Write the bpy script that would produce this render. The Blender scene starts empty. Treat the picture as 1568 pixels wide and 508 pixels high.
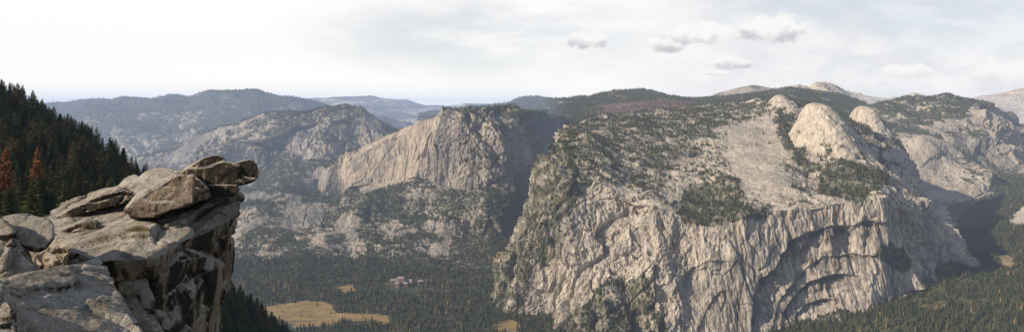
import bpy, bmesh, math, random, time
import numpy as np
from mathutils import Vector
random.seed(3); rng=np.random.default_rng(7); T0=time.time()
F=1021.7; HY=165.0
scene=bpy.context.scene
def tick(s): print('T',s,round(time.time()-T0,1),flush=True)
def W(px,py,D):
    return np.stack([D*(px-784.0)/F, D*np.ones_like(px*1.0), D*(HY-py)/F],-1)
# ---------------- noise ----------------
_perm=np.random.default_rng(11).permutation(256).astype(np.int32)
_perm2=np.concatenate([_perm]*3)
_g=np.random.default_rng(12).normal(size=(256,3)); _g/=np.linalg.norm(_g,axis=1)[:,None]; _g=_g.astype(np.float32)*1.6
_gx,_gy,_gz=[np.ascontiguousarray(_g[:,k]) for k in range(3)]
_R=np.random.default_rng(13).random((256,4)).astype(np.float32)
def _perlin(p):
    fx,fy,fz=[np.ascontiguousarray(p[:,k]) for k in range(3)]
    ix,iy,iz=np.floor(fx),np.floor(fy),np.floor(fz)
    fx=fx-ix;fy=fy-iy;fz=fz-iz
    ix=ix.astype(np.int32)&255;iy=iy.astype(np.int32)&255;iz=iz.astype(np.int32)&255
    ux=fx*fx*fx*(fx*(fx*6-15)+10);uy=fy*fy*fy*(fy*(fy*6-15)+10);uz=fz*fz*fz*(fz*(fz*6-15)+10)
    res=[]
    for dx in (0,1):
        hx=_perm2[ix+dx]; X=fx-dx
        ry=[]
        for dy in (0,1):
            hy=_perm2[hx+iy+dy]; Y=fy-dy
            h=_perm2[hy+iz]; a=_gx[h]*X+_gy[h]*Y+_gz[h]*fz
            h=_perm2[hy+iz+1]; b=_gx[h]*X+_gy[h]*Y+_gz[h]*(fz-1)
            ry.append(a+uz*(b-a))
        res.append(ry[0]+uy*(ry[1]-ry[0]))
    return res[0]+ux*(res[1]-res[0])
def perlin(p):
    sh=p.shape[:-1]; p=p.reshape(-1,3); out=np.empty(len(p),np.float32); c=12000
    for k in range(0,len(p),c): out[k:k+c]=_perlin(p[k:k+c])
    return out.reshape(sh)
def fbm(P,L,octv,gain=.5,st=(1,1,1),ridged=False,seed=0):
    q=(P*(1.0/L)/np.array(st)+seed*7.37).astype(np.float32)
    a=1.0; s=0; t=0
    for k in range(octv):
        n=perlin(q)
        if ridged: n=1-2*np.abs(n)*1.4
        s=s+a*n; t+=a; a*=gain; q=q*np.float32(2.03)+np.float32(5.7)
    return s/t
def _cells(q):
    c=np.floor(q); f=q-c; ci=c.astype(np.int32)&255
    n=len(q); d1=np.full(n,9.,np.float32); d2=d1.copy(); hb=np.zeros(n,np.int32); tl=np.zeros(n,np.float32)
    for dx in (-1,0,1):
        hx=_perm2[(ci[:,0]+dx)&255]
        for dy in (-1,0,1):
            hy=_perm2[hx+((ci[:,1]+dy)&255)]
            for dz in (-1,0,1):
                h=_perm2[hy+((ci[:,2]+dz)&255)]; r=_R[h]
                X=f[:,0]-dx-r[:,0];Y=f[:,1]-dy-r[:,1];Z=f[:,2]-dz-r[:,2]
                d=X*X+Y*Y+Z*Z; m=d<d1
                d2=np.where(m,d1,np.minimum(d2,d)); d1=np.where(m,d,d1); hb=np.where(m,h,hb)
                g=_g[_perm2[h]]
                tl=np.where(m,X*g[:,0]+Y*g[:,1]+Z*g[:,2],tl)
    return _R[hb][:,3],tl,np.sqrt(d2)-np.sqrt(d1)
def facet(P,L,st=(1,1,1),seed=0,warpa=.3,crackw=.07,crackd=.45,tilt=.7):
    q=(P*(1.0/L)/np.array(st)).astype(np.float32)+np.float32(seed*3.1)
    w=perlin(q*1.7)*warpa; w2=perlin(q*1.7+31)*warpa
    sh=q.shape[:-1]; q=q.reshape(-1,3).copy(); q[:,0]+=w.ravel(); q[:,2]+=w2.ravel()
    A=np.empty(len(q),np.float32);B=A.copy();E=A.copy(); c=12000
    for k in range(0,len(q),c): A[k:k+c],B[k:k+c],E[k:k+c]=_cells(q[k:k+c])
    A=A.reshape(sh);B=B.reshape(sh);E=E.reshape(sh)
    return (A-.5)*np.clip(E/.05,0,1)+tilt*B*.6-crackd*np.exp(-E/crackw), A
def ss(a,b,x):
    t=np.clip((x-a)/(b-a),0,1); return t*t*(3-2*t)
def pip(X,Y,poly):
    ins=np.zeros(X.shape,bool); n=len(poly)
    for k in range(n):
        x1,y1=poly[k]; x2,y2=poly[(k+1)%n]
        if y1==y2: continue
        ins^=((y1>Y)!=(y2>Y))&(X<(x2-x1)*(Y-y1)/(y2-y1)+x1)
    return ins
def blur(a,k,it=2):
    a=a.astype(float)
    for _ in range(it):
        for ax in (0,1):
            p=np.pad(a,[(k+1,k) if x==ax else (0,0) for x in (0,1)],mode='edge'); c=np.cumsum(p,axis=ax)
            a=(np.take(c,range(2*k+1,c.shape[ax]),axis=ax)-np.take(c,range(0,c.shape[ax]-2*k-1),axis=ax))/(2*k+1)
    return a
def smooth1(a,w):
    if w<2: return a
    k=np.hanning(w+2)[1:-1]; k/=k.sum()
    return np.convolve(np.pad(a,(w//2,w-1-w//2),mode='edge'),k,mode='valid')
# ---------------- materials ----------------
def newmat(name):
    m=bpy.data.materials.new(name); m.use_nodes=True
    nt=m.node_tree; b=nt.nodes['Principled BSDF']; b.inputs['Roughness'].default_value=.9
    b.inputs['Specular IOR Level'].default_value=.15
    return m,nt,b
def N(nt,t,**k):
    n=nt.nodes.new(t)
    for a,v in k.items(): setattr(n,a,v)
    return n
def mixc(nt,fac,a,b,mode='MIX'):
    n=N(nt,'ShaderNodeMix',data_type='RGBA',blend_type=mode)
    for s,v in ((0,fac),(6,a),(7,b)):
        if hasattr(v,'is_output'): nt.links.new(v,n.inputs[s])
        elif s==0: n.inputs[s].default_value=v
        else: n.inputs[s].default_value=(*v,1)
    return n.outputs[2]
def mth(nt,op,a,b=None,c=None,clamp=False):
    n=N(nt,'ShaderNodeMath',operation=op); n.use_clamp=clamp
    for s,v in enumerate((a,b,c)):
        if v is None: continue
        if hasattr(v,'is_output'): nt.links.new(v,n.inputs[s])
        else: n.inputs[s].default_value=v
    return n.outputs[0]
def noise(nt,vec,scale,detail=4,rough=.6,mapscale=None,dist=0):
    if mapscale is not None:
        mp=N(nt,'ShaderNodeMapping'); mp.inputs['Scale'].default_value=mapscale
        nt.links.new(vec,mp.inputs[0]); vec=mp.outputs[0]
    n=N(nt,'ShaderNodeTexNoise'); n.inputs['Scale'].default_value=scale; n.inputs['Detail'].default_value=detail
    n.inputs['Roughness'].default_value=rough; n.inputs['Distortion'].default_value=dist
    nt.links.new(vec,n.inputs['Vector']); return n.outputs['Fac']
def mrange(nt,v,a,b,c=0,d=1,sm=True):
    n=N(nt,'ShaderNodeMapRange'); n.interpolation_type='SMOOTHSTEP' if sm else 'LINEAR'
    nt.links.new(v,n.inputs[0])
    for k,x in zip((1,2,3,4),(a,b,c,d)): n.inputs[k].default_value=x
    return n.outputs[0]
def terrain_mat():
    m,nt,b=newmat('terrain_granite_and_forest')
    at=N(nt,'ShaderNodeAttribute',attribute_name='Col')
    geo=N(nt,'ShaderNodeNewGeometry')
    n1=noise(nt,geo.outputs['Position'],.06,3,.7,(1,1,.35))
    v=mrange(nt,n1,.25,.75,.72,1.28)
    cc=N(nt,'ShaderNodeCombineXYZ')
    for k in range(3): nt.links.new(v,cc.inputs[k])
    col=mixc(nt,1.0,at.outputs['Color'],cc.outputs[0],'MULTIPLY')
    nt.links.new(col,b.inputs['Base Color'])
    return m
TM=terrain_mat()
def grid_mesh(name,P,C,mat,smooth=False):
    nr,nc=P.shape[:2]
    me=bpy.data.meshes.new(name)
    idx=np.arange(nr*nc).reshape(nr,nc)
    q=np.stack([idx[:-1,:-1],idx[1:,:-1],idx[1:,1:],idx[:-1,1:]],-1).reshape(-1,4)
    me.vertices.add(nr*nc); me.vertices.foreach_set('co',P.reshape(-1).astype(np.float32))
    me.loops.add(q.size); me.loops.foreach_set('vertex_index',q.reshape(-1).astype(np.int32))
    me.polygons.add(len(q)); me.polygons.foreach_set('loop_start',np.arange(0,q.size,4,dtype=np.int32))
    me.update(calc_edges=True)
    a=me.color_attributes.new('Col','FLOAT_COLOR','POINT')
    c4=np.ones((nr*nc,4),np.float32); c4[:,:3]=np.clip(C.reshape(-1,3),.01,.62); a.data.foreach_set('color',c4.reshape(-1))
    me.polygons.foreach_set('use_smooth',np.full(len(q),smooth))
    me.materials.append(mat)
    ob=bpy.data.objects.new(name,me); scene.collection.objects.link(ob); tick(name); return ob
def normals(P):
    dr=np.gradient(P,axis=0); dc=np.gradient(P,axis=1)
    n=np.cross(dr,dc); return n/(np.linalg.norm(n,axis=-1,keepdims=True)+1e-9)
def rail_eval(rail,px):
    r=np.array(rail,float); return np.interp(px,r[:,0],r[:,1]),np.interp(px,r[:,0],r[:,2])
def build_grid(x0,x1,nc,rails,nr,smpx=(6,20),back=((400,-40),(2000,-500))):
    px=np.linspace(x0,x1,nc); st=(x1-x0)/nc
    RY=[];RD=[]
    for r in rails:
        y,d=rail_eval(r,px); RY.append(smooth1(y,int(smpx[0]/st))); RD.append(smooth1(d,int(smpx[1]/st)))
    by=[];bd=[]
    z0=(HY-RY[0])/F*RD[0]
    for dd,dz in back:
        D=RD[0]+dd; by.insert(0,HY-(z0+dz)/D*F); bd.insert(0,D)
    nb=len(back)
    RY=by+RY; RD=bd+RD
    lens=[max(3,np.mean(np.abs(RY[k+1]-RY[k])+ .01*np.abs(RD[k+1]-RD[k]))) for k in range(len(RY)-1)]
    for k in range(nb): lens[k]=8 if k<nb-1 else 14
    tot=sum(lens)
    PY=[];DD=[];seg=[]
    for k,l in enumerate(lens):
        n=max(3,int(nr*l/tot))
        for t in np.arange(n)/n:
            z1=(HY-RY[k])/F*RD[k]; z2=(HY-RY[k+1])/F*RD[k+1]
            D=RD[k]*(1-t)+RD[k+1]*t; z=z1*(1-t)+z2*t
            DD.append(D); PY.append(HY-z/D*F); seg.append(k-nb+t)
    DD.append(RD[-1]); PY.append(RY[-1]); seg.append(len(RY)-1-nb)
    PY=np.array(PY);DD=np.array(DD); PX=np.broadcast_to(px,PY.shape)
    return PX,PY,DD,np.array(seg)[:,None]*np.ones_like(PY)
def displace(P,rib,Lrib,fa,Lf,soft,Lsoft,fine,seed,zst=3.0,w=1.0,fz=2.0):
    n=normals(P); s=1-n[...,2]; wst=ss(.12,.5,s)
    r=fbm(P,Lrib,3,.42,(1,1,zst),True,seed)-.3
    f1,c1=facet(P,Lf,(1,1,fz),seed+3); f2,c2=facet(P,Lf*.36,(1,1,fz*1.15),seed+4)
    so=fbm(P,Lsoft,5,.5,(1,1,1),False,seed+1)
    fi=fbm(P,Lf*.2,2,.6,(1,1,1.6),True,seed+6)-.3
    d=(r*rib+f1*fa+f2*fa*.36+fi*fine)*(.25+.75*wst)*w+so*soft*(1-wst*.6)
    return P+n*d[...,None],c1,c2
PALE=np.array([.48,.415,.335]); GREY=np.array([.27,.248,.218]); TAN=np.array([.40,.305,.205]); DARK=np.array([.10,.09,.08])
VEG=np.array([.048,.058,.026]); SCRUB=np.array([.130,.115,.058]); SOIL=np.array([.2,.165,.11])
def mixn(a,b,t): return a*(1-t[...,None])+b*t[...,None]
def rock_color(P,seed,L=150,pale=.5,stain=.5,cells=None):
    a=fbm(P,L*2,3,.5,(1,1,1.5),False,seed+20); b=fbm(P,L*.3,3,.6,(1,1,6),False,seed+21); c=fbm(P,L*.8,2,.5,(1,1,1),False,seed+22)
    if cells is not None: a=a+(cells[0]-.5)*.35+(cells[1]-.5)*.3
    col=mixn(np.broadcast_to(GREY,P.shape),PALE,ss(-.45,.3,a+pale-.5))
    col=mixn(col,TAN,ss(.0,.5,c)*.45)
    col=mixn(col,DARK,ss(.06,.45,b)*stain)
    d=fbm(P,L*.08,2,.6,(1,1,1.4),False,seed+23)
    return np.clip(col*(1+.45*d[...,None]),.02,.6)
def scatter(P,veg,seg,dens,hmin,hmax,minseg=-.7,cap=60000):
    a=P[:-1,:-1];b=P[1:,:-1];c=P[:-1,1:]
    area=np.linalg.norm(np.cross(b-a,c-a),axis=-1)
    w=area*np.clip(veg[:-1,:-1],0,1)*(seg[:-1,:-1]>minseg)*dens
    tot=w.sum(); n=int(min(cap,tot)); print('scatter',int(tot),n)
    if n<1: return
    cdf=np.cumsum(w.reshape(-1)); k=np.searchsorted(cdf,rng.random(n)*cdf[-1])
    k=np.minimum(k,w.size-1)
    i,j=np.unravel_index(k,w.shape)
    u=rng.random((n,1));v=rng.random((n,1))
    pos=a[i,j]+(b[i,j]-a[i,j])*u+(c[i,j]-a[i,j])*v
    h=hmin+(hmax-hmin)*rng.random(n)**1.4
    return pos,h
def warp(P,PX,PY,L,A,seed):
    return PX+A*fbm(P,L,4,.6,(1,1,1),False,seed), PY+A*fbm(P,L,4,.6,(1,1,1),False,seed+1)
def off(r,dy,D=None,dD=0): return [(a,b+dy,(D if D else c+dD)) for a,b,c in r]
TREES=[]
# ---------------- layer B : far left plateau ----------------
rim=[(-80,158,9500),(60,159,9500),(100,156,9500),(130,153,9500),(160,154,9500),(200,153,9300),(240,149,9300),(300,143,9000),(320,140,9000),(360,139,9000),(390,141,9000),(410,143,9000),(440,151,9000),(470,156,9200),(500,163,9400),(560,178,9600),(620,190,9600),(700,200,9600)]
PX,PY,DD,SG=build_grid(-80,700,640,[rim,[(-80,180,8700),(150,178,8500),(250,172,8400),(400,170,8400),(700,205,8800)],[(-80,215,8000),(150,212,7800),(300,205,7700),(420,200,7700),(700,230,8000)],[(-80,290,7200),(200,285,7000),(700,300,7200)],[(-80,345,5700),(700,350,5700)]],280)
P=W(PX,PY,DD); P,c1,c2=displace(P,340,1500,80,420,80,900,18,1,1.6)
nz=normals(P)[...,2]
f1=fbm(P,500,5,.6,(1,1,1),False,31); f2=fbm(P,60,2,.6,(1,1,1),False,32)
veg=ss(-.2,.2,f1*.9+f2*.5+(nz-.66)*1.3+np.where(PY<163,.3,0)-.07)
C=mixn(rock_color(P,2,260,.45,.35,(c1,c2))*.8,VEG*1.1,veg*.9)
grid_mesh('far_plateau_hills',P,C,TM)
TREES.append(scatter(P,veg,SG,.0016,13,27,cap=22000))
rim2=[(380,175,14000),(430,160,14000),(460,152,14000),(500,149,14000),(520,147,14000),(560,148,14000),(590,150,14000),(620,151,14000),(650,157,14000),(690,161,14000),(750,160,14000),(790,163,14000),(850,165,14000)]
PX,PY,DD,SG=build_grid(380,850,350,[rim2,off(rim2,12,12500),off(rim2,30,10500),off(rim2,60,10000)],90)
P=W(PX,PY,DD); P,c1,c2=displace(P,200,1600,60,500,90,1200,20,4,1.5)
f1=fbm(P,700,5,.6,(1,1,1),False,35)
veg=ss(-.2,.2,f1+.12); C=mixn(rock_color(P,5,400,.7,.2),VEG,veg*.85)
grid_mesh('far_ridge_hills',P,C,TM)
# ---------------- layer D : canyon wall left ----------------
rim=[(40,300,6700),(120,275,6700),(180,255,6700),(215,243,6600),(250,230,6600),(300,212,6600),(340,196,6500),(380,186,6500),(410,176,6500),(450,168,6400),(500,163,6300),(530,163,6300),(550,168,6300),(575,180,6300),(600,193,6400),(640,210,6500),(700,240,6600)]
r2=[(40,310,6500),(215,262,6350),(300,240,6300),(340,222,6200),(400,208,6100),(450,190,6200),(530,178,6150),(575,200,6100),(640,235,6200),(700,260,6300)]
r2b=[(40,325,6200),(215,300,6050),(300,280,6000),(360,265,6000),(400,262,5950),(450,245,5950),(500,250,5900),(560,262,5900),(700,290,6000)]
r3=[(40,340,5700),(215,315,5500),(300,300,5500),(360,290,5500),(400,290,5500),(450,283,5500),(500,288,5500),(560,292,5500),(700,310,5600)]
r4=[(40,350,5000),(215,340,5000),(300,330,5000),(400,318,5000),(470,312,5000),(560,318,5000),(700,330,5000)]
r4b=[(40,372,4800),(300,368,4750),(400,350,4800),(500,348,4800),(700,360,4800)]
r4c=[(40,378,4650),(300,374,4600),(400,358,4600),(500,356,4600),(700,366,4600)]
r5=[(40,395,4450),(300,394,4400),(400,395,4350),(500,393,4350),(700,391,4400)]
r6=[(40,430,3950),(700,428,3950)]
PX,PY,DD,SG=build_grid(40,700,640,[rim,r2,r2b,r3,r4,r4b,r4c,r5,r6],400)
P=W(PX,PY,DD); P,c1,c2=displace(P,200,760,36,190,40,500,8,6,3.4,1.0,5.0)
nz=normals(P)[...,2]
f1=fbm(P,240,4,.6,(1,1,1),False,41); f2=fbm(P,45,2,.6,(1,1,1),False,42)
wx,wy=warp(P,PX,PY,300,30,43)
vm=pip(wx,wy,[(385,215),(430,205),(470,265),(465,290),(400,300),(370,275)])|pip(wx,wy,[(330,400),(700,398),(700,440),(300,440)])|pip(wx,wy,[(560,170),(640,190),(640,215),(590,200)])|pip(wx,wy,[(400,172),(530,160),(560,172),(520,180),(450,185),(400,190)])
lw=pip(wx,wy,[(330,325),(480,312),(700,325),(700,392),(330,396)])
veg=np.clip(ss(-.05,.3,f1*.9+f2*.5+(nz-.58)*1.5-.24-lw*.1)+vm*(.75+f2),0,1)
C=rock_color(P,7,170,.45,.5,(c1,c2))*.78
C=mixn(C,VEG*1.05,veg*.88)
grid_mesh('canyon_wall_cliffs',P,C,TM)
TREES.append(scatter(P,veg,SG,.0045,11,24,cap=30000))
# ---------------- layer E : falls wall ----------------
rim=[(455,345,5200),(475,318,5250),(490,285,5300),(500,262,5300),(515,247,5300),(530,236,5300),(560,222,5300),(590,206,5250),(620,195,5200),(660,182,5100),(700,173,4950),(740,167,4950),(780,166,5050),(810,169,5300),(840,176,5700),(868,184,6100),(930,195,6700)]
r1=[(455,347,5180),(490,292,5230),(530,250,5230),(590,215,5180),(640,200,5130),(700,188,4880),(780,182,4950),(840,195,5500),(930,210,6400)]
r2=[(455,350,5150),(490,305,5150),(540,290,5120),(600,276,5060),(650,274,4980),(700,292,4740),(740,287,4640),(790,262,4800),(840,245,5300),(930,240,6000)]
r3=[(455,365,4850),(490,335,4850),(560,318,4750),(600,325,4700),(650,332,4650),(700,338,4450),(750,335,4350),(800,320,4600),(870,310,4900),(930,310,5300)]
r3b=[(455,378,4650),(490,356,4650),(560,350,4600),(650,355,4500),(700,360,4380),(750,360,4300),(830,350,4550),(930,340,5000)]
r4=[(455,394,4350),(600,395,4250),(680,392,4220),(760,388,4180),(830,380,4380),(930,370,4700)]
r5=[(455,432,3850),(930,432,3850)]
PX,PY,DD,SG=build_grid(455,930,680,[rim,r1,r2,r3,r3b,r4,r5],440)
P=W(PX,PY,DD)
wx0=PX+blur(fbm(P,250,3,.6,seed=53)*20,3)
bareS=blur(pip(wx0,PY,[(500,265),(590,200),(690,176),(655,235),(640,275),(560,292)]),9)
P,c1,c2=displace(P,150,560,34,140,30,400,8,8,6.0,1-.6*bareS,6.0)
nz=normals(P)[...,2]
f1=fbm(P,200,4,.6,(1,1,1),False,51); f2=fbm(P,38,2,.6,(1,1,1),False,52)
wx,wy=warp(P,PX,PY,250,26,53)
vm=pip(wx,wy,[(790,165),(880,180),(880,430),(720,430),(710,360),(780,300),(820,240)])|pip(wx,wy,[(540,330),(600,295),(650,300),(640,335),(560,335)])|pip(wx,wy,[(440,404),(930,390),(930,440),(440,440)])|pip(wx,wy,[(720,168),(870,168),(870,195),(800,195),(720,178)])
mv=pip(wx,wy,[(500,300),(560,292),(700,290),(790,280),(860,300),(860,400),(700,345),(520,330)])
lw=pip(wx,wy,[(480,335),(640,338),(700,350),(690,388),(480,394)])
veg=np.clip(ss(-.1,.25,f1*.9+f2*.5+(nz-.55)*1.5-.2-bareS*1.0-lw*.3)+vm*(.75+f2)+mv*(.25+f1),0,1)
C=rock_color(P,9,150,.42,.55,(c1,c2))*.80
stw=ss(-.05,.3,fbm(P,34,3,.6,(1,1,20),False,54))*.6
C=mixn(C,np.array([.50,.40,.29]),bareS*.75); C=mixn(C,DARK*1.4,stw*bareS)
C=mixn(C,VEG,veg*.88)
grid_mesh('waterfall_wall_cliffs',P,C,TM)
TREES.append(scatter(P,veg,SG,.006,11,26,cap=38000))
# ---------------- layer C ----------------
rim=[(640,178,9000),(700,168,9000),(740,163,9000),(780,158,9000),(800,152,9000),(850,150,9000),(880,150,9000),(905,147,9000),(940,139,9000),(980,139,9000),(1010,142,9000),(1045,147,9000),(1070,151,8800),(1110,151,8500),(1150,141,8300),(1180,136,8300),(1210,133,8300),(1240,134,8300),(1280,141,8300),(1310,152,8300),(1340,162,8300),(1380,175,8300)]
PX,PY,DD,SG=build_grid(640,1380,500,[rim,[(640,182,8000),(800,168,8000),(950,158,7800),(1050,160,7500),(1200,150,7300),(1380,182,7300)],[(640,195,6700),(1000,175,6500),(1200,165,6500),(1380,195,6700)],[(640,230,6300),(1380,235,6300)]],130)
P=W(PX,PY,DD); P,c1,c2=displace(P,90,800,30,300,55,800,10,10,1.5)
f1=fbm(P,350,5,.6,(1,1,1),False,61); wx,wy=warp(P,PX,PY,500,14,62)
burn=pip(wx,wy,[(900,172),(940,158),(1000,153),(1060,155),(1060,162),(980,170),(920,178)])
veg=ss(-.45,.1,f1+.12)
C=mixn(rock_color(P,11,260,.7,.2),VEG*1.1,veg*.93); C=mixn(C,np.array([.17,.095,.08]),burn*.8)
grid_mesh('forest_plateau_hill',P,C,TM)
TREES.append(scatter(P,veg*(1-burn*.8),SG,.0026,16,30,cap=30000))
rim=[(1040,165,13000),(1085,147,13000),(1105,141,13000),(1120,137,13000),(1150,130,13000),(1180,135,13000),(1200,138,13000),(1260,150,13000)]
PX,PY,DD,SG=build_grid(1040,1260,160,[rim,off(rim,14,11800),off(rim,40,11000)],50)
P=W(PX,PY,DD); P,c1,c2=displace(P,150,1400,50,500,90,1000,20,12,1.5)
grid_mesh('hazy_hill',P,mixn(rock_color(P,12,400,.7,.2),VEG*1.2,ss(-.3,.2,fbm(P,600,4,.6,seed=66))*.7),TM)
rim=[(1180,146,20000),(1200,138,20000),(1222,130,20000),(1240,133,20000),(1250,126,20000),(1262,125,20000),(1276,130,20000),(1290,136,20000),(1305,142,20000),(1325,146,20000),(1350,150,20000),(1380,148,20000),(1400,143,20000),(1430,150,20000),(1480,152,20000),(1505,147,20000),(1530,141,20000),(1548,139,20000),(1568,136,20000),(1600,133,20000),(1660,138,20000)]
PX,PY,DD,SG=build_grid(1180,1660,400,[rim,off(rim,14,18500),off(rim,30,16500),off(rim,90,15000)],120,(2,20))
P=W(PX,PY,DD); P,c1,c2=displace(P,360,1500,150,600,100,1500,50,13,1.3)
grid_mesh('far_granite_peaks',P,np.clip(rock_color(P,13,500,1.0,.35,(c1,c2))*1.1,0,.6),TM)
# ---------------- layer R : right massif ----------------
rim=[(1270,190,7200),(1300,178,7200),(1322,163,7200),(1340,154,7200),(1360,149,7200),(1385,147,7200),(1400,152,7200),(1425,149,7100),(1450,144,7100),(1475,147,7000),(1505,148,6900),(1525,153,6900),(1538,166,6900),(1550,186,6900),(1562,206,7000),(1580,220,7200),(1660,235,7400)]
r2=[(1270,205,6800),(1340,190,6800),(1400,185,6700),(1450,175,6600),(1500,172,6550),(1540,205,6600),(1660,250,6900)]
r3=[(1270,240,6400),(1340,230,6300),(1400,218,6200),(1450,225,6200),(1500,235,6150),(1540,240,6300),(1660,265,6500)]
r4=[(1270,320,5700),(1400,318,5600),(1480,308,5600),(1520,290,5800),(1660,290,5900)]
r5=[(1270,380,5000),(1660,380,5000)]
PX,PY,DD,SG=build_grid(1270,1660,500,[rim,r2,r3,r4,r5],360)
P=W(PX,PY,DD); P,c1,c2=displace(P,250,800,45,200,50,600,9,14,2.2,1.0,3.5)
nz=normals(P)[...,2]; f1=fbm(P,240,4,.6,(1,1,1),False,71); f2=fbm(P,45,2,.6,seed=72)
wx,wy=warp(P,PX,PY,350,18,73)
bare=pip(wx,wy,[(1480,152),(1520,150),(1545,180),(1560,225),(1520,215),(1490,180)])|pip(wx,wy,[(1370,205),(1430,205),(1470,250),(1520,300),(1440,310),(1380,260)])
veg=np.clip(ss(-.1,.25,f1*.9+f2*.6+(nz-.6)*1.0+np.where(PY<185,.15,0)-bare*.5-.08),0,1)
C=mixn(rock_color(P,15,200,.62,.5,(c1,c2))*.88,VEG*1.05,veg*.88)
grid_mesh('north_canyon_mountain',P,C,TM)
TREES.append(scatter(P,veg,SG,.0035,11,26,cap=24000))
# ---------------- layer F : main massif ----------------
rim=[(764,478,3300),(770,445,3350),(780,408,3400),(800,362,3500),(820,312,3600),(840,262,3700),(855,226,3900),(868,192,4200),(900,184,4600),(940,176,5000),(1000,168,5500),(1050,165,5600),(1100,158,5600),(1150,152,5500),(1190,150,5300),(1230,156,5100),(1300,180,4800),(1340,216,4400),(1365,238,4200),(1385,249,4050),(1400,268,3950),(1420,298,3800),(1440,325,3700),(1460,352,3580),(1475,380,3500),(1485,410,3450)]
r1=[(764,482,3250),(770,452,3300),(800,400,3420),(840,300,3480),(868,232,3650),(900,215,3850),(1000,205,4250),(1100,200,4350),(1200,208,4200),(1300,228,3950),(1365,262,3800),(1400,292,3720),(1440,345,3560),(1475,395,3450),(1485,420,3400)]
r2=[(764,485,3220),(770,462,3260),(800,422,3300),(840,345,3280),(870,275,3280),(920,275,3290),(960,300,3180),(1020,328,3060),(1070,341,3000),(1120,334,2980),(1180,321,3020),(1240,320,3040),(1300,311,3060),(1350,302,3050),(1400,322,3250),(1440,365,3350),(1475,405,3400),(1485,425,3390)]
r3=[(764,500,3150),(800,485,3180),(850,495,3050),(900,525,2800),(960,545,2740),(1100,550,2780),(1180,550,2800),(1240,520,2850),(1350,492,2930),(1380,450,3040),(1440,430,3180),(1485,430,3350)]
r4=[(764,560,2900),(900,620,2500),(1100,650,2350),(1240,600,2500),(1380,560,2700),(1485,500,3100)]
PX,PY,DD,SG=build_grid(764,1485,1100,[rim,r1,r2,r3,r4],660,(5,26))
P=W(PX,PY,DD)
n0=normals(P)
cliff=ss(.35,.7,1-n0[...,2])*ss(1.75,2.1,SG)
wn=fbm(P,230,4,.5,seed=80)*.12
arch=np.zeros_like(PX); astain=np.zeros_like(PX)
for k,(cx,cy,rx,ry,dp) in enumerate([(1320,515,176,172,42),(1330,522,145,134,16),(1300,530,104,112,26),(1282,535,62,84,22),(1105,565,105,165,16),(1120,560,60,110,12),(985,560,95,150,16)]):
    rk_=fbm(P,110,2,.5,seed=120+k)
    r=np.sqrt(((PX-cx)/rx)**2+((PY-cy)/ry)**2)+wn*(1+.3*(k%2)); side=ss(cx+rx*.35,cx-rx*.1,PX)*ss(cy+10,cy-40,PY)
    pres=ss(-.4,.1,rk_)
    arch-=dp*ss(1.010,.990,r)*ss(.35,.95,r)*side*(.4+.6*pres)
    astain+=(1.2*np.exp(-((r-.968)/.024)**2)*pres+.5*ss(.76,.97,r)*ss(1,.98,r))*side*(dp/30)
wx,wy=warp(P,PX,PY,170,18,85)
smoothslab=blur(pip(wx,wy,[(1105,192),(1180,170),(1200,240),(1208,300),(1170,316),(1128,268)]),8)
w=1-.86*cliff*ss(1000,1080,PX)*ss(1400,1360,PX)-.35*cliff*ss(900,960,PX)*ss(1080,1000,PX)-.6*smoothslab
P2,c1,c2=displace(P,110,430,40,120,34,420,8,16,4.2,w,2.8)
fl,c3=facet(P,50,(1,1,13),96,.22,.06,.5); fl2,c4=facet(P,230,(1,1,3.2),97,.35,.03,.2)
wid=fbm(P,26,2,.5,(1,1,18),True,81)
cw=cliff*ss(900,1000,PX)
P=P2+n0*(arch*cliff*1.15+(fl*11+fl2*19+(wid-.35)*4)*cw)[...,None]
nz=normals(P)[...,2]
f1=fbm(P,170,4,.6,seed=82); f2=fbm(P,26,2,.6,seed=83); f3=fbm(P,60,4,.6,seed=84)
dense=pip(wx,wy,[(1038,290),(1080,282),(1130,272),(1140,312),(1182,318),(1175,330),(1085,350),(1045,348)])|pip(wx,wy,[(1180,178),(1215,165),(1232,205),(1264,213),(1250,224),(1225,228),(1262,255),(1232,262),(1188,215)])|pip(wx,wy,[(1250,262),(1300,248),(1350,238),(1362,275),(1310,312),(1255,305)])|pip(wx,wy,[(1150,160),(1280,145),(1345,215),(1290,195),(1230,165),(1180,170)])|pip(wx,wy,[(1340,392),(1375,368),(1395,375),(1395,405),(1380,415)])
med=pip(wx,wy,[(868,186),(1180,152),(1180,176),(1110,192),(1090,215),(1060,240),(1030,245),(1010,300),(960,285),(920,255),(890,300),(862,240)])
low=pip(wx,wy,[(868,520),(900,455),(935,432),(985,420),(1000,455),(1020,500),(1030,560),(868,560)])|pip(wx,wy,[(1215,520),(1230,484),(1300,476),(1360,480),(1400,430),(1485,420),(1485,560),(1200,560)])
spur=pip(wx,wy,[(760,520),(765,430),(830,270),(868,200),(895,290),(870,340),(850,400),(815,440),(790,520)])
veg=np.clip(ss(-.02,.28,f1*.8+f2*.7+(nz-.62)*.7-.27-cliff*.5)*.85+dense*(.85+f2*.8)+med*(.38+f3*1.1+f2*.5)+low*(.55+f3*.8)+spur*(.42+f3*.9+f2*.4)-smoothslab*.8,0,1)
C=rock_color(P,17,130,.70,.42,(c1,c2))
C=mixn(C,PALE*1.06,np.clip(smoothslab*.5+cw*.65,0,1)*.9*(.8+.35*c3))
st=ss(-.05,.28,fbm(P,13,3,.6,(1,1,40),False,87)+.4*fbm(P,120,2,seed=78))*cliff
C=mixn(C,np.array([.34,.255,.17]),ss(.0,.4,fbm(P,55,2,.6,(1,1,7),False,77))*cw*.45)
C=mixn(C,np.array([.16,.14,.12]),st*.72)
st2=ss(.08,.36,fbm(P,36,3,.6,(1,1,14),False,79))*cw
C=mixn(C,np.array([.08,.07,.062]),st2*.65)
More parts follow.
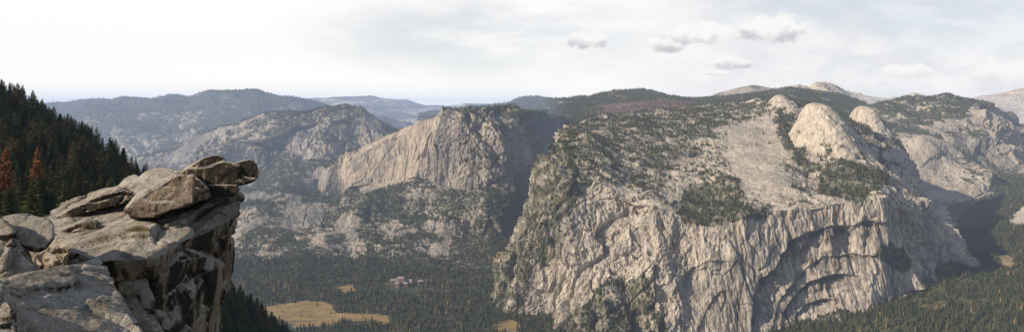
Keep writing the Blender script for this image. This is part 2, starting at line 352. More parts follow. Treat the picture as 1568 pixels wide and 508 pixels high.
C=mixn(C,np.array([.06,.054,.05]),np.clip(astain*cliff*.85*(.75+fbm(P,40,3,.6,(1,1,3),seed=88)*1.4),0,.88))
C=mixn(C,SCRUB,np.clip(spur*.8+low*.65+med*.3,0,1)*ss(-.35,.2,f3))
crk=1-np.abs(fbm(P,150,4,.55,(1,1,2.6),False,89))*2
C=mixn(C,DARK,ss(.955,.995,crk)*.6)
C=mixn(C,VEG,veg*.84)
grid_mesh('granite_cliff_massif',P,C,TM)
TREES.append(scatter(P,veg,SG,.0065,10,25,cap=56000))
# ---------------- domes ----------------
def dome(name,px,pyt,pyb,D,wl,wr,depth,seed,pale=1.0,vegm=0,tx=0,amp=22,sharp=.85):
    nr,nc=150,260; s=D/F
    t=np.linspace(1,0,nr)[:,None]**1.3; th=np.linspace(0,2*np.pi,nc)[None,:]
    r=np.sqrt(1-t**1.15)*sharp+(1-sharp)*(1-t)**2
    cx=np.cos(th); wx=np.where(cx<0,wl,wr)
    x=r*cx*wx*s+tx*t*s; y=r*np.sin(th)*depth-(1-t)*depth*.2; z=t*(pyb-pyt)*s*np.ones_like(th)
    P=np.stack([x,y,z],-1)+W(np.array(float(px)),np.array(float(pyb)),D)
    nrm=np.stack([cx*r*np.ones_like(t),np.sin(th)*r,(.45+.3*t)*np.ones_like(th)],-1); nrm/=np.linalg.norm(nrm,axis=-1,keepdims=True)
    tc=ss(1,.9,t)
    f,c=facet(P,130,(1.8,1.8,1),seed+5,.4,.04,.2)
    d=(fbm(P,240,4,.5,seed=seed)*amp*2+f*10)*(.2+.8*tc)+(fbm(P,40,2,.5,(1,1,3),True,seed+2)-.3)*5*tc+(1-t)**2*fbm(P,90,3,.5,seed=seed+9)*60
    d[:,-1]=d[:,0]; d[0,:]=d[0].mean()
    P=P+nrm*d[...,None]
    C=np.clip(rock_color(P,seed+3,120,pale,.4)*1.04,0,.6)
    v=ss(.12,.4,fbm(P,90,4,.6,seed=seed+4)*1.1+vegm+(1-t)**1.5*.42)
    C=mixn(C,VEG*1.3,v*.85)
    grid_mesh(name,P,C,TM,True)
    TREES.append(scatter(P,v,np.ones_like(v),.006,11,22,-5,1500))
dome('granite_dome',1252,158,272,4050,50,88,400,201,1.2,-.25,-6,20,.85)
dome('granite_dome.001',1194,145,200,5000,54,60,300,211,1.0,.02,0,18,.7)
dome('granite_dome.002',1324,162,262,4900,42,54,380,221,.85,-.02,-4,18,.85)
# ---------------- layer G : right valley ----------------
r0=[(1180,488,3000),(1300,478,3050),(1380,412,3600),(1440,378,4200),(1470,335,5000),(1500,305,5600),(1540,288,5900),(1568,280,6000),(1700,268,6000)]
r1=[(1180,505,2850),(1300,496,2900),(1380,445,3100),(1440,420,3300),(1500,400,3500),(1568,385,3500),(1700,370,3500)]
r2=[(1180,560,2500),(1300,540,2500),(1500,525,2450),(1700,510,2400)]
r3=[(1180,680,1900),(1700,660,1800)]
PX,PY,DD,SG=build_grid(1180,1700,360,[r0,r1,r2,r3],220,(10,30),((300,-60),(1200,-300)))
P=W(PX,PY,DD); nn=fbm(P,420,5,.5,seed=90)*95; P[...,2]+=nn
f1=fbm(P,160,5,.6,seed=91); wx,wy=warp(P,PX,PY,200,14,92)
clr=pip(wx,wy,[(1505,392),(1530,384),(1552,392),(1555,408),(1535,402)])
slab=pip(wx,wy,[(1538,345),(1558,325),(1600,315),(1600,350),(1552,352)])
scr=pip(wx,wy,[(1395,440),(1440,405),(1500,420),(1510,470),(1460,500),(1410,480)])
veg=np.clip(ss(-.5,.1,f1+.15)-clr-slab-scr*(.45+f1),0,1)
C=mixn(np.broadcast_to(SCRUB,P.shape)*(1+.5*f1[...,None]),VEG,veg*.7); C=mixn(C,np.array([.26,.19,.11]),clr*.9); C=mixn(C,PALE*1.1,slab*.95)
grid_mesh('forested_valley_slope',P,C,TM)
TREES.append(scatter(P,veg,SG,.0075,14,34,cap=32000))
# ---------------- valley floor ----------------
py=np.linspace(372,640,300)[:,None]*np.ones((1,460)); px=np.linspace(120,1300,460)[None,:]*np.ones((300,1))
DDf=975*F/(py-HY); P=W(px,py,DDf)
PX,PY=px,py
f1=fbm(P,260,5,.6,seed=95); wx,wy=warp(P,PX,PY,220,9,96)
P[...,2]+=fbm(P,400,3,.5,seed=97)*9
hot=((PX-617)/30)**2+((PY-440)/9)**2<1
mead=pip(wx,wy,[(398,470),(430,463),(462,457),(490,462),(515,474),(560,480),(598,486),(596,498),(560,494),(520,490),(500,496),(450,503),(420,492)])|pip(wx,wy,[(514,440),(535,433),(545,442),(525,452)])|pip(wx,wy,[(755,498),(780,490),(800,500),(790,515),(760,512)])
f5=fbm(P,50,4,.6,(3,1,1),False,98)
GR=np.array([.34,.235,.095])
C=mixn(np.broadcast_to(SOIL,P.shape)*.6,VEG,ss(-.4,.2,f1)*.8); C=mixn(C,GR,mead*1.0); C=mixn(C,VEG*1.5,(hot&~mead)*.6); C=mixn(C,SCRUB,mead*ss(.05,.35,f5)*.8); C=C*(1+(.5*f5)[...,None])
grid_mesh('valley_floor_meadow',P,C,TM)
veg=np.clip(1.0-mead*(.975-.15*ss(.2,.5,f1))-hot*.95-ss(.25,.5,f1)*.5,0,1)
TREES.append(scatter(P,veg,np.ones_like(PX),.0065,12,38,minseg=-5,cap=36000))
me=bpy.data.meshes.new('ground'); S=70000
me.from_pydata([(-S,-S,-1040),(S,-S,-1040),(S,S,-1040),(-S,S,-1040)],[],[(0,1,2,3)])
gm,nt,b=newmat('ground_forest_floor'); g=N(nt,'ShaderNodeNewGeometry'); 
nt.links.new(mixc(nt,noise(nt,g.outputs['Position'],.002,6),(.05,.06,.03),(.14,.13,.08)),b.inputs['Base Color'])
me.materials.append(gm); o=bpy.data.objects.new('ground',me); scene.collection.objects.link(o)

# ---------------- trees ----------------
def leafmat(name,c1,c2,c3=None):
    m,nt,b=newmat(name); oi=N(nt,'ShaderNodeObjectInfo')
    col=mixc(nt,oi.outputs['Random'],c1,c2)
    if c3:
        gt=mth(nt,'GREATER_THAN',oi.outputs['Random'],.95); col=mixc(nt,gt,col,c3)
    nt.links.new(col,b.inputs['Base Color']); return m
LM=leafmat('conifer_needles',(.024,.034,.014),(.082,.086,.032),(.20,.14,.05))
LN=leafmat('conifer_needles_near',(.036,.046,.018),(.088,.094,.036),(.15,.10,.04))
RM=leafmat('dead_needles',(.24,.085,.035),(.30,.12,.05))
BM,nt,b=newmat('conifer_bark'); b.inputs['Base Color'].default_value=(.11,.075,.05,1)
def far_tree(name,seed,slim,mat):
    r=random.Random(seed); bm=bmesh.new(); tiers=5
    for t in range(tiers):
        z0=.06+.80*t/tiers; h=.32-.02*t; R=slim*(1-t/tiers)**.8*(.85+.3*r.random())+.015
        top=bm.verts.new(((r.random()-.5)*.02,(r.random()-.5)*.02,min(1,z0+h)))
        if t==tiers-1: top.co.z=1
        ring=[]
        for k in range(8):
            a=2*math.pi*k/8+r.random()*.4; rr=R*((1.0 if k%2 else .5)+.35*(r.random()-.5))
            ring.append(bm.verts.new((rr*math.cos(a),rr*math.sin(a),z0-.06*r.random()*(k%2))))
        for k in range(8): bm.faces.new((ring[k],ring[(k+1)%8],top))
    me=bpy.data.meshes.new(name); bm.to_mesh(me); bm.free(); me.materials.append(mat)
    return bpy.data.objects.new(name,me)
def near_tree(name,seed,slim,mat,sparse=1.0,whorls=30):
    r=random.Random(seed); bm=bmesh.new()
    prev=None; seg=6
    for i in range(7):
        z=-.05+1.03*i/6; rad=.016*(1-i/6.3)
        ring=[bm.verts.new((math.cos(2*math.pi*k/seg)*rad,math.sin(2*math.pi*k/seg)*rad,z)) for k in range(seg)]
        if prev:
            for k in range(seg):
                f=bm.faces.new((prev[k],prev[(k+1)%seg],ring[(k+1)%seg],ring[k])); f.material_index=1
        prev=ring
    for w in range(whorls):
        t=w/(whorls-1); z=.12+.86*t; L=slim*(1-t)**.75*(.75+.5*r.random())+.012
        nb=int(6+2*r.random())
        for k in range(nb):
            if r.random()>sparse: continue
            a=2*math.pi*(k+r.random()*.8)/nb+w; l=L*(.5+.65*r.random()); droop=-.35+.55*t
            d=Vector((math.cos(a),math.sin(a),0)); s=Vector((-d.y,d.x,0))
            npc=4
            for j in range(npc):
                u=(j+.6)/npc; c=Vector((0,0,z))+d*l*u+Vector((0,0,droop*l*u*(.6+.5*u)))
                wd=l*.32*(1.15-u)+.006; 
                for sd in (-1,1):
                    v1=bm.verts.new(c-d*l*.12); v2=bm.verts.new(c+s*sd*wd+d*l*.12*r.random()+Vector((0,0,-.012-.02*r.random())))
                    v3=bm.verts.new(c+d*l*.27+Vector((0,0,(r.random()-.6)*.012))); bm.faces.new((v1,v2,v3))
    me=bpy.data.meshes.new(name); bm.to_mesh(me); bm.free(); me.materials.append(mat); me.materials.append(BM)
    return bpy.data.objects.new(name,me)
def make_instancer(name,pos,h,protos):
    coll=bpy.data.collections.new(name+'_kinds')
    for p in protos: coll.objects.link(p)
    me=bpy.data.meshes.new(name); me.vertices.add(len(pos)); me.vertices.foreach_set('co',pos.astype(np.float32).reshape(-1))
    a=me.attributes.new('scl','FLOAT_VECTOR','POINT'); wv=h*(.8+.5*rng.random(len(h)))
    a.data.foreach_set('vector',np.stack([wv,wv,h],-1).astype(np.float32).reshape(-1))
    a=me.attributes.new('rot','FLOAT_VECTOR','POINT'); a.data.foreach_set('vector',np.stack([rng.normal(0,.03,len(h)),rng.normal(0,.03,len(h)),rng.random(len(h))*6.28],-1).astype(np.float32).reshape(-1))
    a=me.attributes.new('idx','INT','POINT'); a.data.foreach_set('value',rng.integers(0,len(protos),len(h)).astype(np.int32))
    ob=bpy.data.objects.new(name,me); scene.collection.objects.link(ob)
    ng=bpy.data.node_groups.new(name+'_gn','GeometryNodeTree')
    ng.interface.new_socket('Geometry',in_out='INPUT',socket_type='NodeSocketGeometry'); ng.interface.new_socket('Geometry',in_out='OUTPUT',socket_type='NodeSocketGeometry')
    gi=ng.nodes.new('NodeGroupInput'); go=ng.nodes.new('NodeGroupOutput'); ip=ng.nodes.new('GeometryNodeInstanceOnPoints')
    ci=ng.nodes.new('GeometryNodeCollectionInfo'); ci.inputs['Collection'].default_value=coll; ci.inputs['Separate Children'].default_value=True; ci.inputs['Reset Children'].default_value=True
    def na(n,t):
        x=ng.nodes.new('GeometryNodeInputNamedAttribute'); x.data_type=t; x.inputs['Name'].default_value=n
        return [o for o in x.outputs if o.enabled][0]
    L=ng.links.new
    L(gi.outputs[0],ip.inputs['Points']); L(ci.outputs[0],ip.inputs['Instance']); ip.inputs['Pick Instance'].default_value=True
    L(na('idx','INT'),ip.inputs['Instance Index']); L(na('scl','FLOAT_VECTOR'),ip.inputs['Scale']); L(na('rot','FLOAT_VECTOR'),ip.inputs['Rotation'])
    L(ip.outputs[0],go.inputs[0])
    md=ob.modifiers.new('scatter','NODES'); md.node_group=ng
    return ob
pos=np.concatenate([t[0] for t in TREES if t]); hh=np.concatenate([t[1] for t in TREES if t])
print('trees',len(pos))
make_instancer('conifer_forest',pos,hh,[far_tree('conifer_a',1,.17,LM),far_tree('conifer_b',2,.22,LM),far_tree('conifer_c',3,.13,LM),far_tree('conifer_d',4,.26,LM)])

# ---------------- left hillside (near) ----------------
rim=[(-160,70,760),(-60,118,740),(0,146,720),(20,156,700),(50,170,680),(80,188,650),(110,205,620),(140,226,600),(170,248,580),(195,266,560),(215,280,540),(250,320,520),(300,370,520),(330,436,560),(350,458,600),(380,482,640),(410,505,680),(440,525,720),(470,560,760)]
r1=[(-160,230,430),(0,240,420),(60,250,420),(120,270,430),(200,310,440),(300,420,460),(350,490,540),(470,600,700)]
r2=[(-160,360,240),(60,370,240),(200,400,280),(300,500,330),(470,700,500)]
r3=[(-160,700,150),(200,720,170),(470,900,300)]
PX,PY,DD,SG=build_grid(-160,470,300,[rim,r1,r2,r3],260,(8,20),((60,-20),(300,-200)))
P=W(PX,PY,DD); P[...,2]+=fbm(P,60,5,.5,seed=100)*9
C=mixn(np.broadcast_to(SOIL,P.shape)*.45,VEG*.6,ss(-.3,.3,fbm(P,20,4,seed=101)))
rk=pip(PX+8*fbm(P,20,3,seed=102),PY,[(0,185),(30,172),(48,188),(20,200),(0,200)])
C=mixn(C,GREY*.9,rk*.8)
grid_mesh('forested_hillside',P,C,TM)
p_,h_=scatter(P,np.clip(1-rk*.9,0,1)*np.ones_like(PX)*(.55+.9*ss(-.3,.3,fbm(P,45,2,seed=103))),SG,.030,7,24,minseg=-.9,cap=3400)
make_instancer('hillside_forest',p_,h_,[near_tree('fir_a',5,.19,LN),near_tree('fir_b',6,.23,LN),near_tree('fir_c',7,.16,LN,.85),near_tree('fir_d',8,.21,LN,.75)])
def place_tree(name,px,pyb,D,h,slim,mat,seed,sparse=.9):
    o=near_tree(name,seed,slim,mat,sparse,36); o.location=W(np.array(float(px)),np.array(float(pyb)),D); o.scale=(h,h,h); o.rotation_euler[2]=seed
    scene.collection.objects.link(o)
place_tree('dead_pine_tree',9,300,235,18,.17,RM,21,.8)
place_tree('dead_pine_tree.001',57,278,270,14.5,.17,RM,22,.8)
place_tree('pine_tree',50,345,190,14,.27,leafmat('fresh_needles',(.09,.10,.028),(.12,.13,.04)),23,1)
place_tree('pine_tree.001',14,350,180,12,.24,LN,24,1)
place_tree('pine_tree.002',100,330,210,11,.22,LN,25,1)
place_tree('pine_tree.003',196,300,330,14,.18,LN,26,1)
tick('trees')
# ---------------- hotel ----------------
def hotel():
    e=bpy.data.objects.new('valley_hotel',None); scene.collection.objects.link(e)
    e.location=W(np.array(614.),np.array(436.),975*F/(436-HY)); e.location.z=-974; e.scale=(1.1,1.1,1.2)
    wm,nt,b=newmat('hotel_wall'); b.inputs['Base Color'].default_value=(.34,.23,.17,1)
    rm,nt,b=newmat('hotel_roof'); b.inputs['Base Color'].default_value=(.36,.31,.29,1)
    gm,nt,b=newmat('hotel_window'); b.inputs['Base Color'].default_value=(.03,.035,.04,1); b.inputs['Roughness'].default_value=.2
    def wing(n,cx,cy,w,d,h,rot=0,rh=7):
        bm=bmesh.new(); x=w/2;y=d/2
        v=[bm.verts.new(c) for c in [(-x,-y,-12),(x,-y,-12),(x,y,-12),(-x,y,-12),(-x,-y,h),(x,-y,h),(x,y,h),(-x,y,h)]]
        for f in [(0,1,5,4),(1,2,6,5),(2,3,7,6),(3,0,4,7)]: bm.faces.new([v[k] for k in f])
        x+=1.5;y+=1.5
        r=[bm.verts.new(c) for c in [(-x,-y,h),(x,-y,h),(x,y,h),(-x,y,h),(-x+y*.7,0,h+rh),(x-y*.7,0,h+rh)]]
        for f in [(0,1,5,4),(1,2,5),(2,3,4,5),(3,0,4),(0,3,2,1)]:
            ff=bm.faces.new([r[k] for k in f]); ff.material_index=1
        for k in range(int(h//5)):
            for i in range(int(w//5)):
                cxx=-w/2+2.5+i*5; z=2+k*5
                q=[bm.verts.new(c) for c in [(cxx-1,-d/2-.15,z),(cxx+1,-d/2-.15,z),(cxx+1,-d/2-.15,z+2.5),(cxx-1,-d/2-.15,z+2.5)]]
                ff=bm.faces.new(q); ff.material_index=2
        me=bpy.data.meshes.new(n); bm.to_mesh(me); bm.free()
        for m in (wm,rm,gm): me.materials.append(m)
        o=bpy.data.objects.new(n,me); scene.collection.objects.link(o); o.parent=e; o.location=(cx,cy,0); o.rotation_euler[2]=rot
    wing('central_block',0,0,34,22,32)
    wing('west_wing',-34,6,40,18,20,.2); wing('east_wing',36,10,44,18,18,-.35); wing('dining_hall',28,-22,20,34,14,.2); wing('lounge',-14,-22,22,30,15,0); wing('annex',98,5,26,14,16,.3)
hotel()

# ---------------- foreground rock ----------------
def rock_mat():
    m,nt,b=newmat('weathered_granite'); geo=N(nt,'ShaderNodeNewGeometry'); pos=geo.outputs['Position']
    sep=N(nt,'ShaderNodeSeparateXYZ'); nt.links.new(geo.outputs['Normal'],sep.inputs[0])
    big=noise(nt,pos,.9,5,.62); med=noise(nt,pos,5.5,6,.7); spk=noise(nt,pos,42,3,.75)
    col=mixc(nt,mrange(nt,big,.35,.65),(.41,.35,.275),(.54,.49,.42))
    col=mixc(nt,mrange(nt,med,.53,.72,0,.6),col,(.31,.23,.15))
    col=mixc(nt,mrange(nt,med,.42,.30,0,.6),col,(.60,.56,.49))
    lich=mth(nt,'MULTIPLY',mrange(nt,noise(nt,pos,2.6,8,.78),.50,.57),mrange(nt,spk,.38,.54))
    col=mixc(nt,mth(nt,'MULTIPLY',lich,.78),col,(.09,.078,.06))
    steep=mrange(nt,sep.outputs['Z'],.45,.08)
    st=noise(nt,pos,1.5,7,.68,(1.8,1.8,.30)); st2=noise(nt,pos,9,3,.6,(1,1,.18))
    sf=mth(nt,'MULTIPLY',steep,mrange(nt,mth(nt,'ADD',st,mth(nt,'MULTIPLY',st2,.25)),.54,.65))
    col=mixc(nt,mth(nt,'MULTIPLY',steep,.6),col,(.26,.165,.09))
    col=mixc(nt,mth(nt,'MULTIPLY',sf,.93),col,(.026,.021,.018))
    v=mrange(nt,spk,.34,.66,.60,1.34,False)
    cc=N(nt,'ShaderNodeCombineXYZ')
    for k in range(3): nt.links.new(v,cc.inputs[k])
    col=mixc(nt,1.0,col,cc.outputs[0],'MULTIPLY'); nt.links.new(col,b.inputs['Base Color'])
    h=mth(nt,'ADD',mth(nt,'MULTIPLY',med,1.0),mth(nt,'MULTIPLY',spk,.35))
    bp=N(nt,'ShaderNodeBump'); bp.inputs['Distance'].default_value=.09; bp.inputs['Strength'].default_value=.9
    nt.links.new(h,bp.inputs['Height']); nt.links.new(bp.outputs[0],b.inputs['Normal'])
    return m
RMT=rock_mat()
outcrop=bpy.data.objects.new('rock_outcrop',None); scene.collection.objects.link(outcrop)
def finish_rock(name,bm,vox=.028,amp=.10,L=1.3,smooth=3,crack=.05,seed=0,fac=.1,fst=(1.5,1.5,.7)):
    bmesh.ops.recalc_face_normals(bm,faces=bm.faces)
    me=bpy.data.meshes.new(name+'_base'); bm.to_mesh(me); bm.free()
    ob=bpy.data.objects.new(name+'_tmp',me)
    tmp=bpy.data.scenes.get('tmp') or bpy.data.scenes.new('tmp')
    tmp.collection.objects.link(ob)
    r=ob.modifiers.new('r','REMESH'); r.mode='VOXEL'; r.voxel_size=vox
    s=ob.modifiers.new('s','SMOOTH'); s.iterations=smooth; s.factor=.6
    vl=tmp.view_layers[0]; vl.update(); dg=vl.depsgraph
    m2=bpy.data.meshes.new_from_object(ob.evaluated_get(dg))
    bpy.data.objects.remove(ob)
    nv=len(m2.vertices); co=np.zeros(nv*3,np.float32); m2.vertices.foreach_get('co',co); co=co.reshape(-1,3)
    nr=np.zeros(nv*3,np.float32); m2.vertices.foreach_get('normal',nr); nr=nr.reshape(-1,3)
    d=fbm(co,L,3,.5,seed=seed)*amp*.5 + fbm(co,L*.2,4,.55,seed=seed+1)*amp*.25
    h,c=facet(co,L*.75,fst,seed+7,.35,.035,crack/max(fac,.001)); h2,c2=facet(co,L*.27,fst,seed+8,.3,.05,.3)
    d=d+h*fac+h2*fac*.3
    co=co+nr*d[:,None]
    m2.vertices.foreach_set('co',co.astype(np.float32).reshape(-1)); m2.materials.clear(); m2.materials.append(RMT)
    m2.polygons.foreach_set('use_smooth',np.ones(len(m2.polygons),bool)); m2.update()
    o=bpy.data.objects.new(name,m2); scene.collection.objects.link(o); o.parent=outcrop; tick(name+' %d'%nv); return o
def hull(name,pts,**k):
    bm=bmesh.new()
    for a,b,c in pts: bm.verts.new(W(np.array(float(a)),np.array(float(b)),float(c)))
    bmesh.ops.convex_hull(bm,input=bm.verts)
    dele=[v for v in bm.verts if not v.link_faces]; bmesh.ops.delete(bm,geom=dele,context='VERTS')
    return finish_rock(name,bm,**k)
def slab(name,outl,Df,thick,bx=0,by=0,**k):
    bm=bmesh.new(); f=[];g=[]
    for t in outl:
        D=Df+(t[2] if len(t)>2 else 0)
        f.append(bm.verts.new(W(np.array(float(t[0])),np.array(float(t[1])),float(D)))); g.append(bm.verts.new(W(np.array(float(t[0]+bx)),np.array(float(t[1]+by)),float(D+thick))))
    bm.faces.new(f); bm.faces.new(g[::-1]); n=len(f)
    for i in range(n): bm.faces.new((f[i],g[i],g[(i+1)%n],f[(i+1)%n]))
    bmesh.ops.triangulate(bm,faces=bm.faces)
    return finish_rock(name,bm,**k)
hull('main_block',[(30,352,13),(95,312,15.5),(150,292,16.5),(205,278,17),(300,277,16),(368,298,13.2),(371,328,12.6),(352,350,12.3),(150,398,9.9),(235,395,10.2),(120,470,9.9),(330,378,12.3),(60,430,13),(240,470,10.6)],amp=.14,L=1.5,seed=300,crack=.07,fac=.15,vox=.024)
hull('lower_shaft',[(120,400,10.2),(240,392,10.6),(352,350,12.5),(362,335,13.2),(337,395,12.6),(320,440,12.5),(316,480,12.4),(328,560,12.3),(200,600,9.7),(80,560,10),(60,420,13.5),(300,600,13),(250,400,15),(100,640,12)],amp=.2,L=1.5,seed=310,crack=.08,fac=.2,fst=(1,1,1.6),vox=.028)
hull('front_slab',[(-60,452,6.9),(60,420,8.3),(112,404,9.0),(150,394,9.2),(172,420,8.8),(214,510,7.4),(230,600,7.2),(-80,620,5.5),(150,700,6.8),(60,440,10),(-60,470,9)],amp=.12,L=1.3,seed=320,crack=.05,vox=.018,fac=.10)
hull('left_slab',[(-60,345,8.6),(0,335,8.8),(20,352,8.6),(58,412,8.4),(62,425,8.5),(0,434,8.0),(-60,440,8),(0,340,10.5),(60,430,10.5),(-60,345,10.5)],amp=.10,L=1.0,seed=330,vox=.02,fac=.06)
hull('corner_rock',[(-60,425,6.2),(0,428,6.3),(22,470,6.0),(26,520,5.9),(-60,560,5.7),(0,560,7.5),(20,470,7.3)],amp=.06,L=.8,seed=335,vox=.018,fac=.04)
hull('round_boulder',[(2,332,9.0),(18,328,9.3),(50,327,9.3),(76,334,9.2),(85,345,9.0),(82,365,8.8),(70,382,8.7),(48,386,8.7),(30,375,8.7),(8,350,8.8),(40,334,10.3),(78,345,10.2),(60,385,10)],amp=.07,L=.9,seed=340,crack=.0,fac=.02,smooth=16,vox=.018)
slab('middle_slab',[(190,327),(193,318),(206,303),(232,287),(250,277),(272,267),(296,265),(306,274),(318,288),(323,304),(305,308),(286,315),(262,322),(235,333),(210,335)],11.3,1.9,6,-6,amp=.12,L=1.0,seed=350,smooth=7,crack=.03,vox=.017,fac=.06)
slab('thin_plate',[(296,284),(330,282),(364,283),(368,291),(352,301),(322,307),(290,308)],11.5,1.6,-3,0,amp=.05,L=.6,seed=355,smooth=3,crack=.015,vox=.018,fac=.02)
slab('beak_slab',[(277,264),(294,250),(312,240),(330,236),(340,238),(350,247),(366,247),(386,242),(394,250),(399,264),(396,272),(386,278),(352,286),(318,286),(296,278)],11.6,1.5,-8,3,amp=.08,L=1.1,seed=362,smooth=4,crack=.015,vox=.016,fac=.035)
hull('back_boulder',[(192,290,13.6),(205,275,14),(222,262,14.2),(240,257,14.4),(264,258,14.3),(278,264,14),(262,282,13.2),(215,300,13.0),(240,262,15.6),(270,268,15.5),(200,285,15)],amp=.05,L=.9,seed=370,crack=.0,fac=.02,smooth=12,vox=.02)
hull('back_boulder_small',[(178,288,14.4),(190,274,14.6),(206,268,14.8),(216,272,14.5),(205,290,14),(190,297,14),(200,275,15.8)],amp=.04,L=.7,seed=375,crack=.01,fac=.03,smooth=6,vox=.02)
slab('layer_plate',[(84,332),(110,318),(150,300),(190,290),(215,300),(190,312),(150,322),(105,338)],13.2,2.2,4,-6,amp=.08,L=.9,seed=380,crack=.04,fac=.06,vox=.022)
slab('layer_plate_low',[(92,352),(130,338),(148,340),(150,352),(112,362)],11.8,1.6,2,-4,amp=.07,L=.7,seed=385,crack=.04,fac=.05,vox=.02)
bpy.data.scenes.remove(bpy.data.scenes['tmp'])
bm=bmesh.new(); r=random.Random(5); base=W(np.array(212.),np.array(346.),10.9)
for k in range(420):
    a=r.random()*6.28; q=r.random()**.8*.16; x=base[0]+math.cos(a)*q*1.2; y=base[1]+math.sin(a)*q; z=base[2]-.06-q*.1
    h=.02+.07*r.random(); l=(r.random()-.5)*.08; 
    v=[bm.verts.new((x-.003,y,z)),bm.verts.new((x+.003,y,z)),bm.verts.new((x+l,y-.02,z+h))]; bm.faces.new(v)
me=bpy.data.meshes.new('dry_grass_tuft'); bm.to_mesh(me); bm.free(); gm,nt,b=newmat('dry_grass'); b.inputs['Base Color'].default_value=(.26,.20,.08,1); me.materials.append(gm)
scene.collection.objects.link(bpy.data.objects.new('dry_grass_tuft',me))

# ---------------- haze air volumes ----------------
def haze(name,loc,scale,dens,col):
    bm=bmesh.new(); bmesh.ops.create_cube(bm,size=1); me=bpy.data.meshes.new(name); bm.to_mesh(me); bm.free()
    hz=bpy.data.objects.new(name,me); scene.collection.objects.link(hz); hz.scale=scale; hz.location=loc
    m=bpy.data.materials.new(name+'_air'); m.use_nodes=True; nt=m.node_tree; nt.nodes.remove(nt.nodes['Principled BSDF'])
    ab=N(nt,'ShaderNodeVolumeAbsorption'); ab.inputs['Color'].default_value=(0,0,0,1); ab.inputs['Density'].default_value=dens
    em=N(nt,'ShaderNodeEmission'); em.inputs['Color'].default_value=(*col,1); em.inputs['Strength'].default_value=dens
    ad=N(nt,'ShaderNodeAddShader'); nt.links.new(ab.outputs[0],ad.inputs[0]); nt.links.new(em.outputs[0],ad.inputs[1]); nt.links.new(ad.outputs[0],nt.nodes['Material Output'].inputs['Volume'])
    me.materials.append(m)
haze('valley_haze',(0,10500,-510),(60000,25000,1580),2.1e-5,(.60,.68,.88))
haze('distant_haze',(-7600,10000,-520),(16000,10800,1440),5.0e-5,(.50,.63,.90))

# ---------------- sun + sky ----------------
sdir=Vector((-.83,-.30,.43)).normalized()
el=math.asin(sdir.z); az=math.atan2(sdir.x,sdir.y)
ld=bpy.data.lights.new('sun','SUN'); ld.energy=5.0; ld.angle=math.radians(.6); ld.color=(1,.87,.70)
lo=bpy.data.objects.new('sun',ld); lo.rotation_euler=sdir.to_track_quat('Z','Y').to_euler(); scene.collection.objects.link(lo)
w=bpy.data.worlds.new('World'); scene.world=w; w.use_nodes=True; nt=w.node_tree; bg=nt.nodes['Background']
sky=N(nt,'ShaderNodeTexSky',sky_type='NISHITA'); sky.sun_disc=False; sky.sun_elevation=el; sky.sun_rotation=az; sky.altitude=2200
tc=N(nt,'ShaderNodeTexCoord'); sp=N(nt,'ShaderNodeSeparateXYZ'); nt.links.new(tc.outputs['Generated'],sp.inputs[0])
ay=mth(nt,'MAXIMUM',mth(nt,'ABSOLUTE',sp.outputs['Y']),.08)
A=mth(nt,'DIVIDE',sp.outputs['X'],ay); B=mth(nt,'DIVIDE',sp.outputs['Z'],ay)
cv=N(nt,'ShaderNodeCombineXYZ'); nt.links.new(A,cv.inputs[0]); nt.links.new(B,cv.inputs[1]); V=cv.outputs[0]
skc=mixc(nt,1.0,sky.outputs[0],(.10,.10,.10),'MULTIPLY')
n1=noise(nt,V,2.4,6,.6,(1,3.2,1),.4); n2=noise(nt,V,8,6,.62,(1,2.4,1),.3)
def blob(a0,b0,ra,rb,lo_=1.0,hi=.2,nz=None,k=1.5):
    e=mth(nt,'ADD',mth(nt,'POWER',mth(nt,'ABSOLUTE',mth(nt,'DIVIDE',mth(nt,'SUBTRACT',A,a0),ra)),2),mth(nt,'POWER',mth(nt,'ABSOLUTE',mth(nt,'DIVIDE',mth(nt,'SUBTRACT',B,b0),rb)),2))
    if nz is not None: e=mth(nt,'ADD',e,mth(nt,'MULTIPLY',mth(nt,'SUBTRACT',nz,.5),k))
    return mrange(nt,e,lo_,hi)
gap=mth(nt,'MAXIMUM',blob(-.05,.105,.30,.075,1.3,.0),mth(nt,'MULTIPLY',blob(.62,.16,.45,.07,1.3,0),.8))
gap=mth(nt,'MULTIPLY',gap,mrange(nt,n1,.62,.40))
right=mrange(nt,A,.0,.5)
gap=mth(nt,'MAXIMUM',gap,mth(nt,'MULTIPLY',right,mrange(nt,n1,.62,.45,0,.3)))
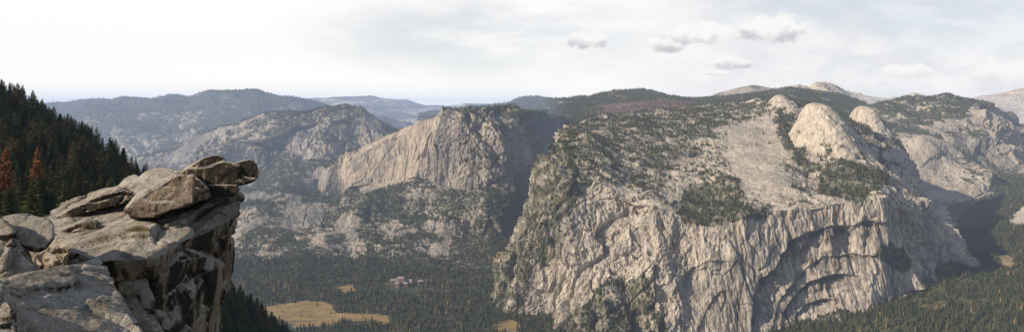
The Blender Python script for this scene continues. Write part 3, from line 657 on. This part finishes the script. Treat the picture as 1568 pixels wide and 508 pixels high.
white=mixc(nt,mth(nt,'MULTIPLY',right,mrange(nt,n2,.38,.64,.85,.3)),mixc(nt,mrange(nt,B,.10,.0),(1.03,1.01,.985),(1.10,1.06,1.01)),(.78,.785,.815))
c1=mixc(nt,mth(nt,'MULTIPLY',gap,.38),white,skc)
n3=noise(nt,V,30,6,.6,(1,1.25,1),.15)
puffs=[(902,60,24,13),(1072,52,50,15),(1184,44,44,18),(1018,68,22,11),(1120,97,24,8),(1100,112,18,4),(1540,112,50,16),(1385,108,40,9)]
pm=None; ps=None
for (x,y,rx,ry) in puffs:
    a0=(x-784)/F; b0=(165-y)/F
    mk=blob(a0,b0,rx/F*1.15,ry/F*1.25,1.35,.45,n3,4.0)
    sh=mth(nt,'MULTIPLY',mk,mrange(nt,mth(nt,'ADD',B,mth(nt,'MULTIPLY',mth(nt,'SUBTRACT',n3,.5),ry/F*3.5)),b0+ry/F*.2,b0-ry/F*1.3))
    if x>1300: sh=mth(nt,'MULTIPLY',sh,.35)
    pm=mk if pm is None else mth(nt,'MAXIMUM',pm,mk); ps=sh if ps is None else mth(nt,'MAXIMUM',ps,sh)
c2=mixc(nt,mth(nt,'MULTIPLY',pm,.9),c1,(1.0,.97,.94)); c2=mixc(nt,mth(nt,'MULTIPLY',ps,.80),c2,(.52,.52,.575))
front=mth(nt,'MULTIPLY',mrange(nt,B,.40,.18),mrange(nt,sp.outputs['Y'],.0,.3))
fin=mixc(nt,front,mixc(nt,.25,skc,(.5,.52,.55)),c2)
nt.links.new(fin,bg.inputs['Color']); bg.inputs['Strength'].default_value=1.0
# ---------------- camera ----------------
cd=bpy.data.cameras.new('camera'); cam=bpy.data.objects.new('camera',cd); scene.collection.objects.link(cam); scene.camera=cam
cd.sensor_width=36; cd.lens=36*F/1568; cam.rotation_euler=(math.radians(90),0,0); cd.clip_end=150000; cd.clip_start=.1
cd.shift_y=-(254-HY)/1568
scene.view_settings.view_transform='Standard'; scene.view_settings.look='None'; scene.view_settings.exposure=0
tick('end')
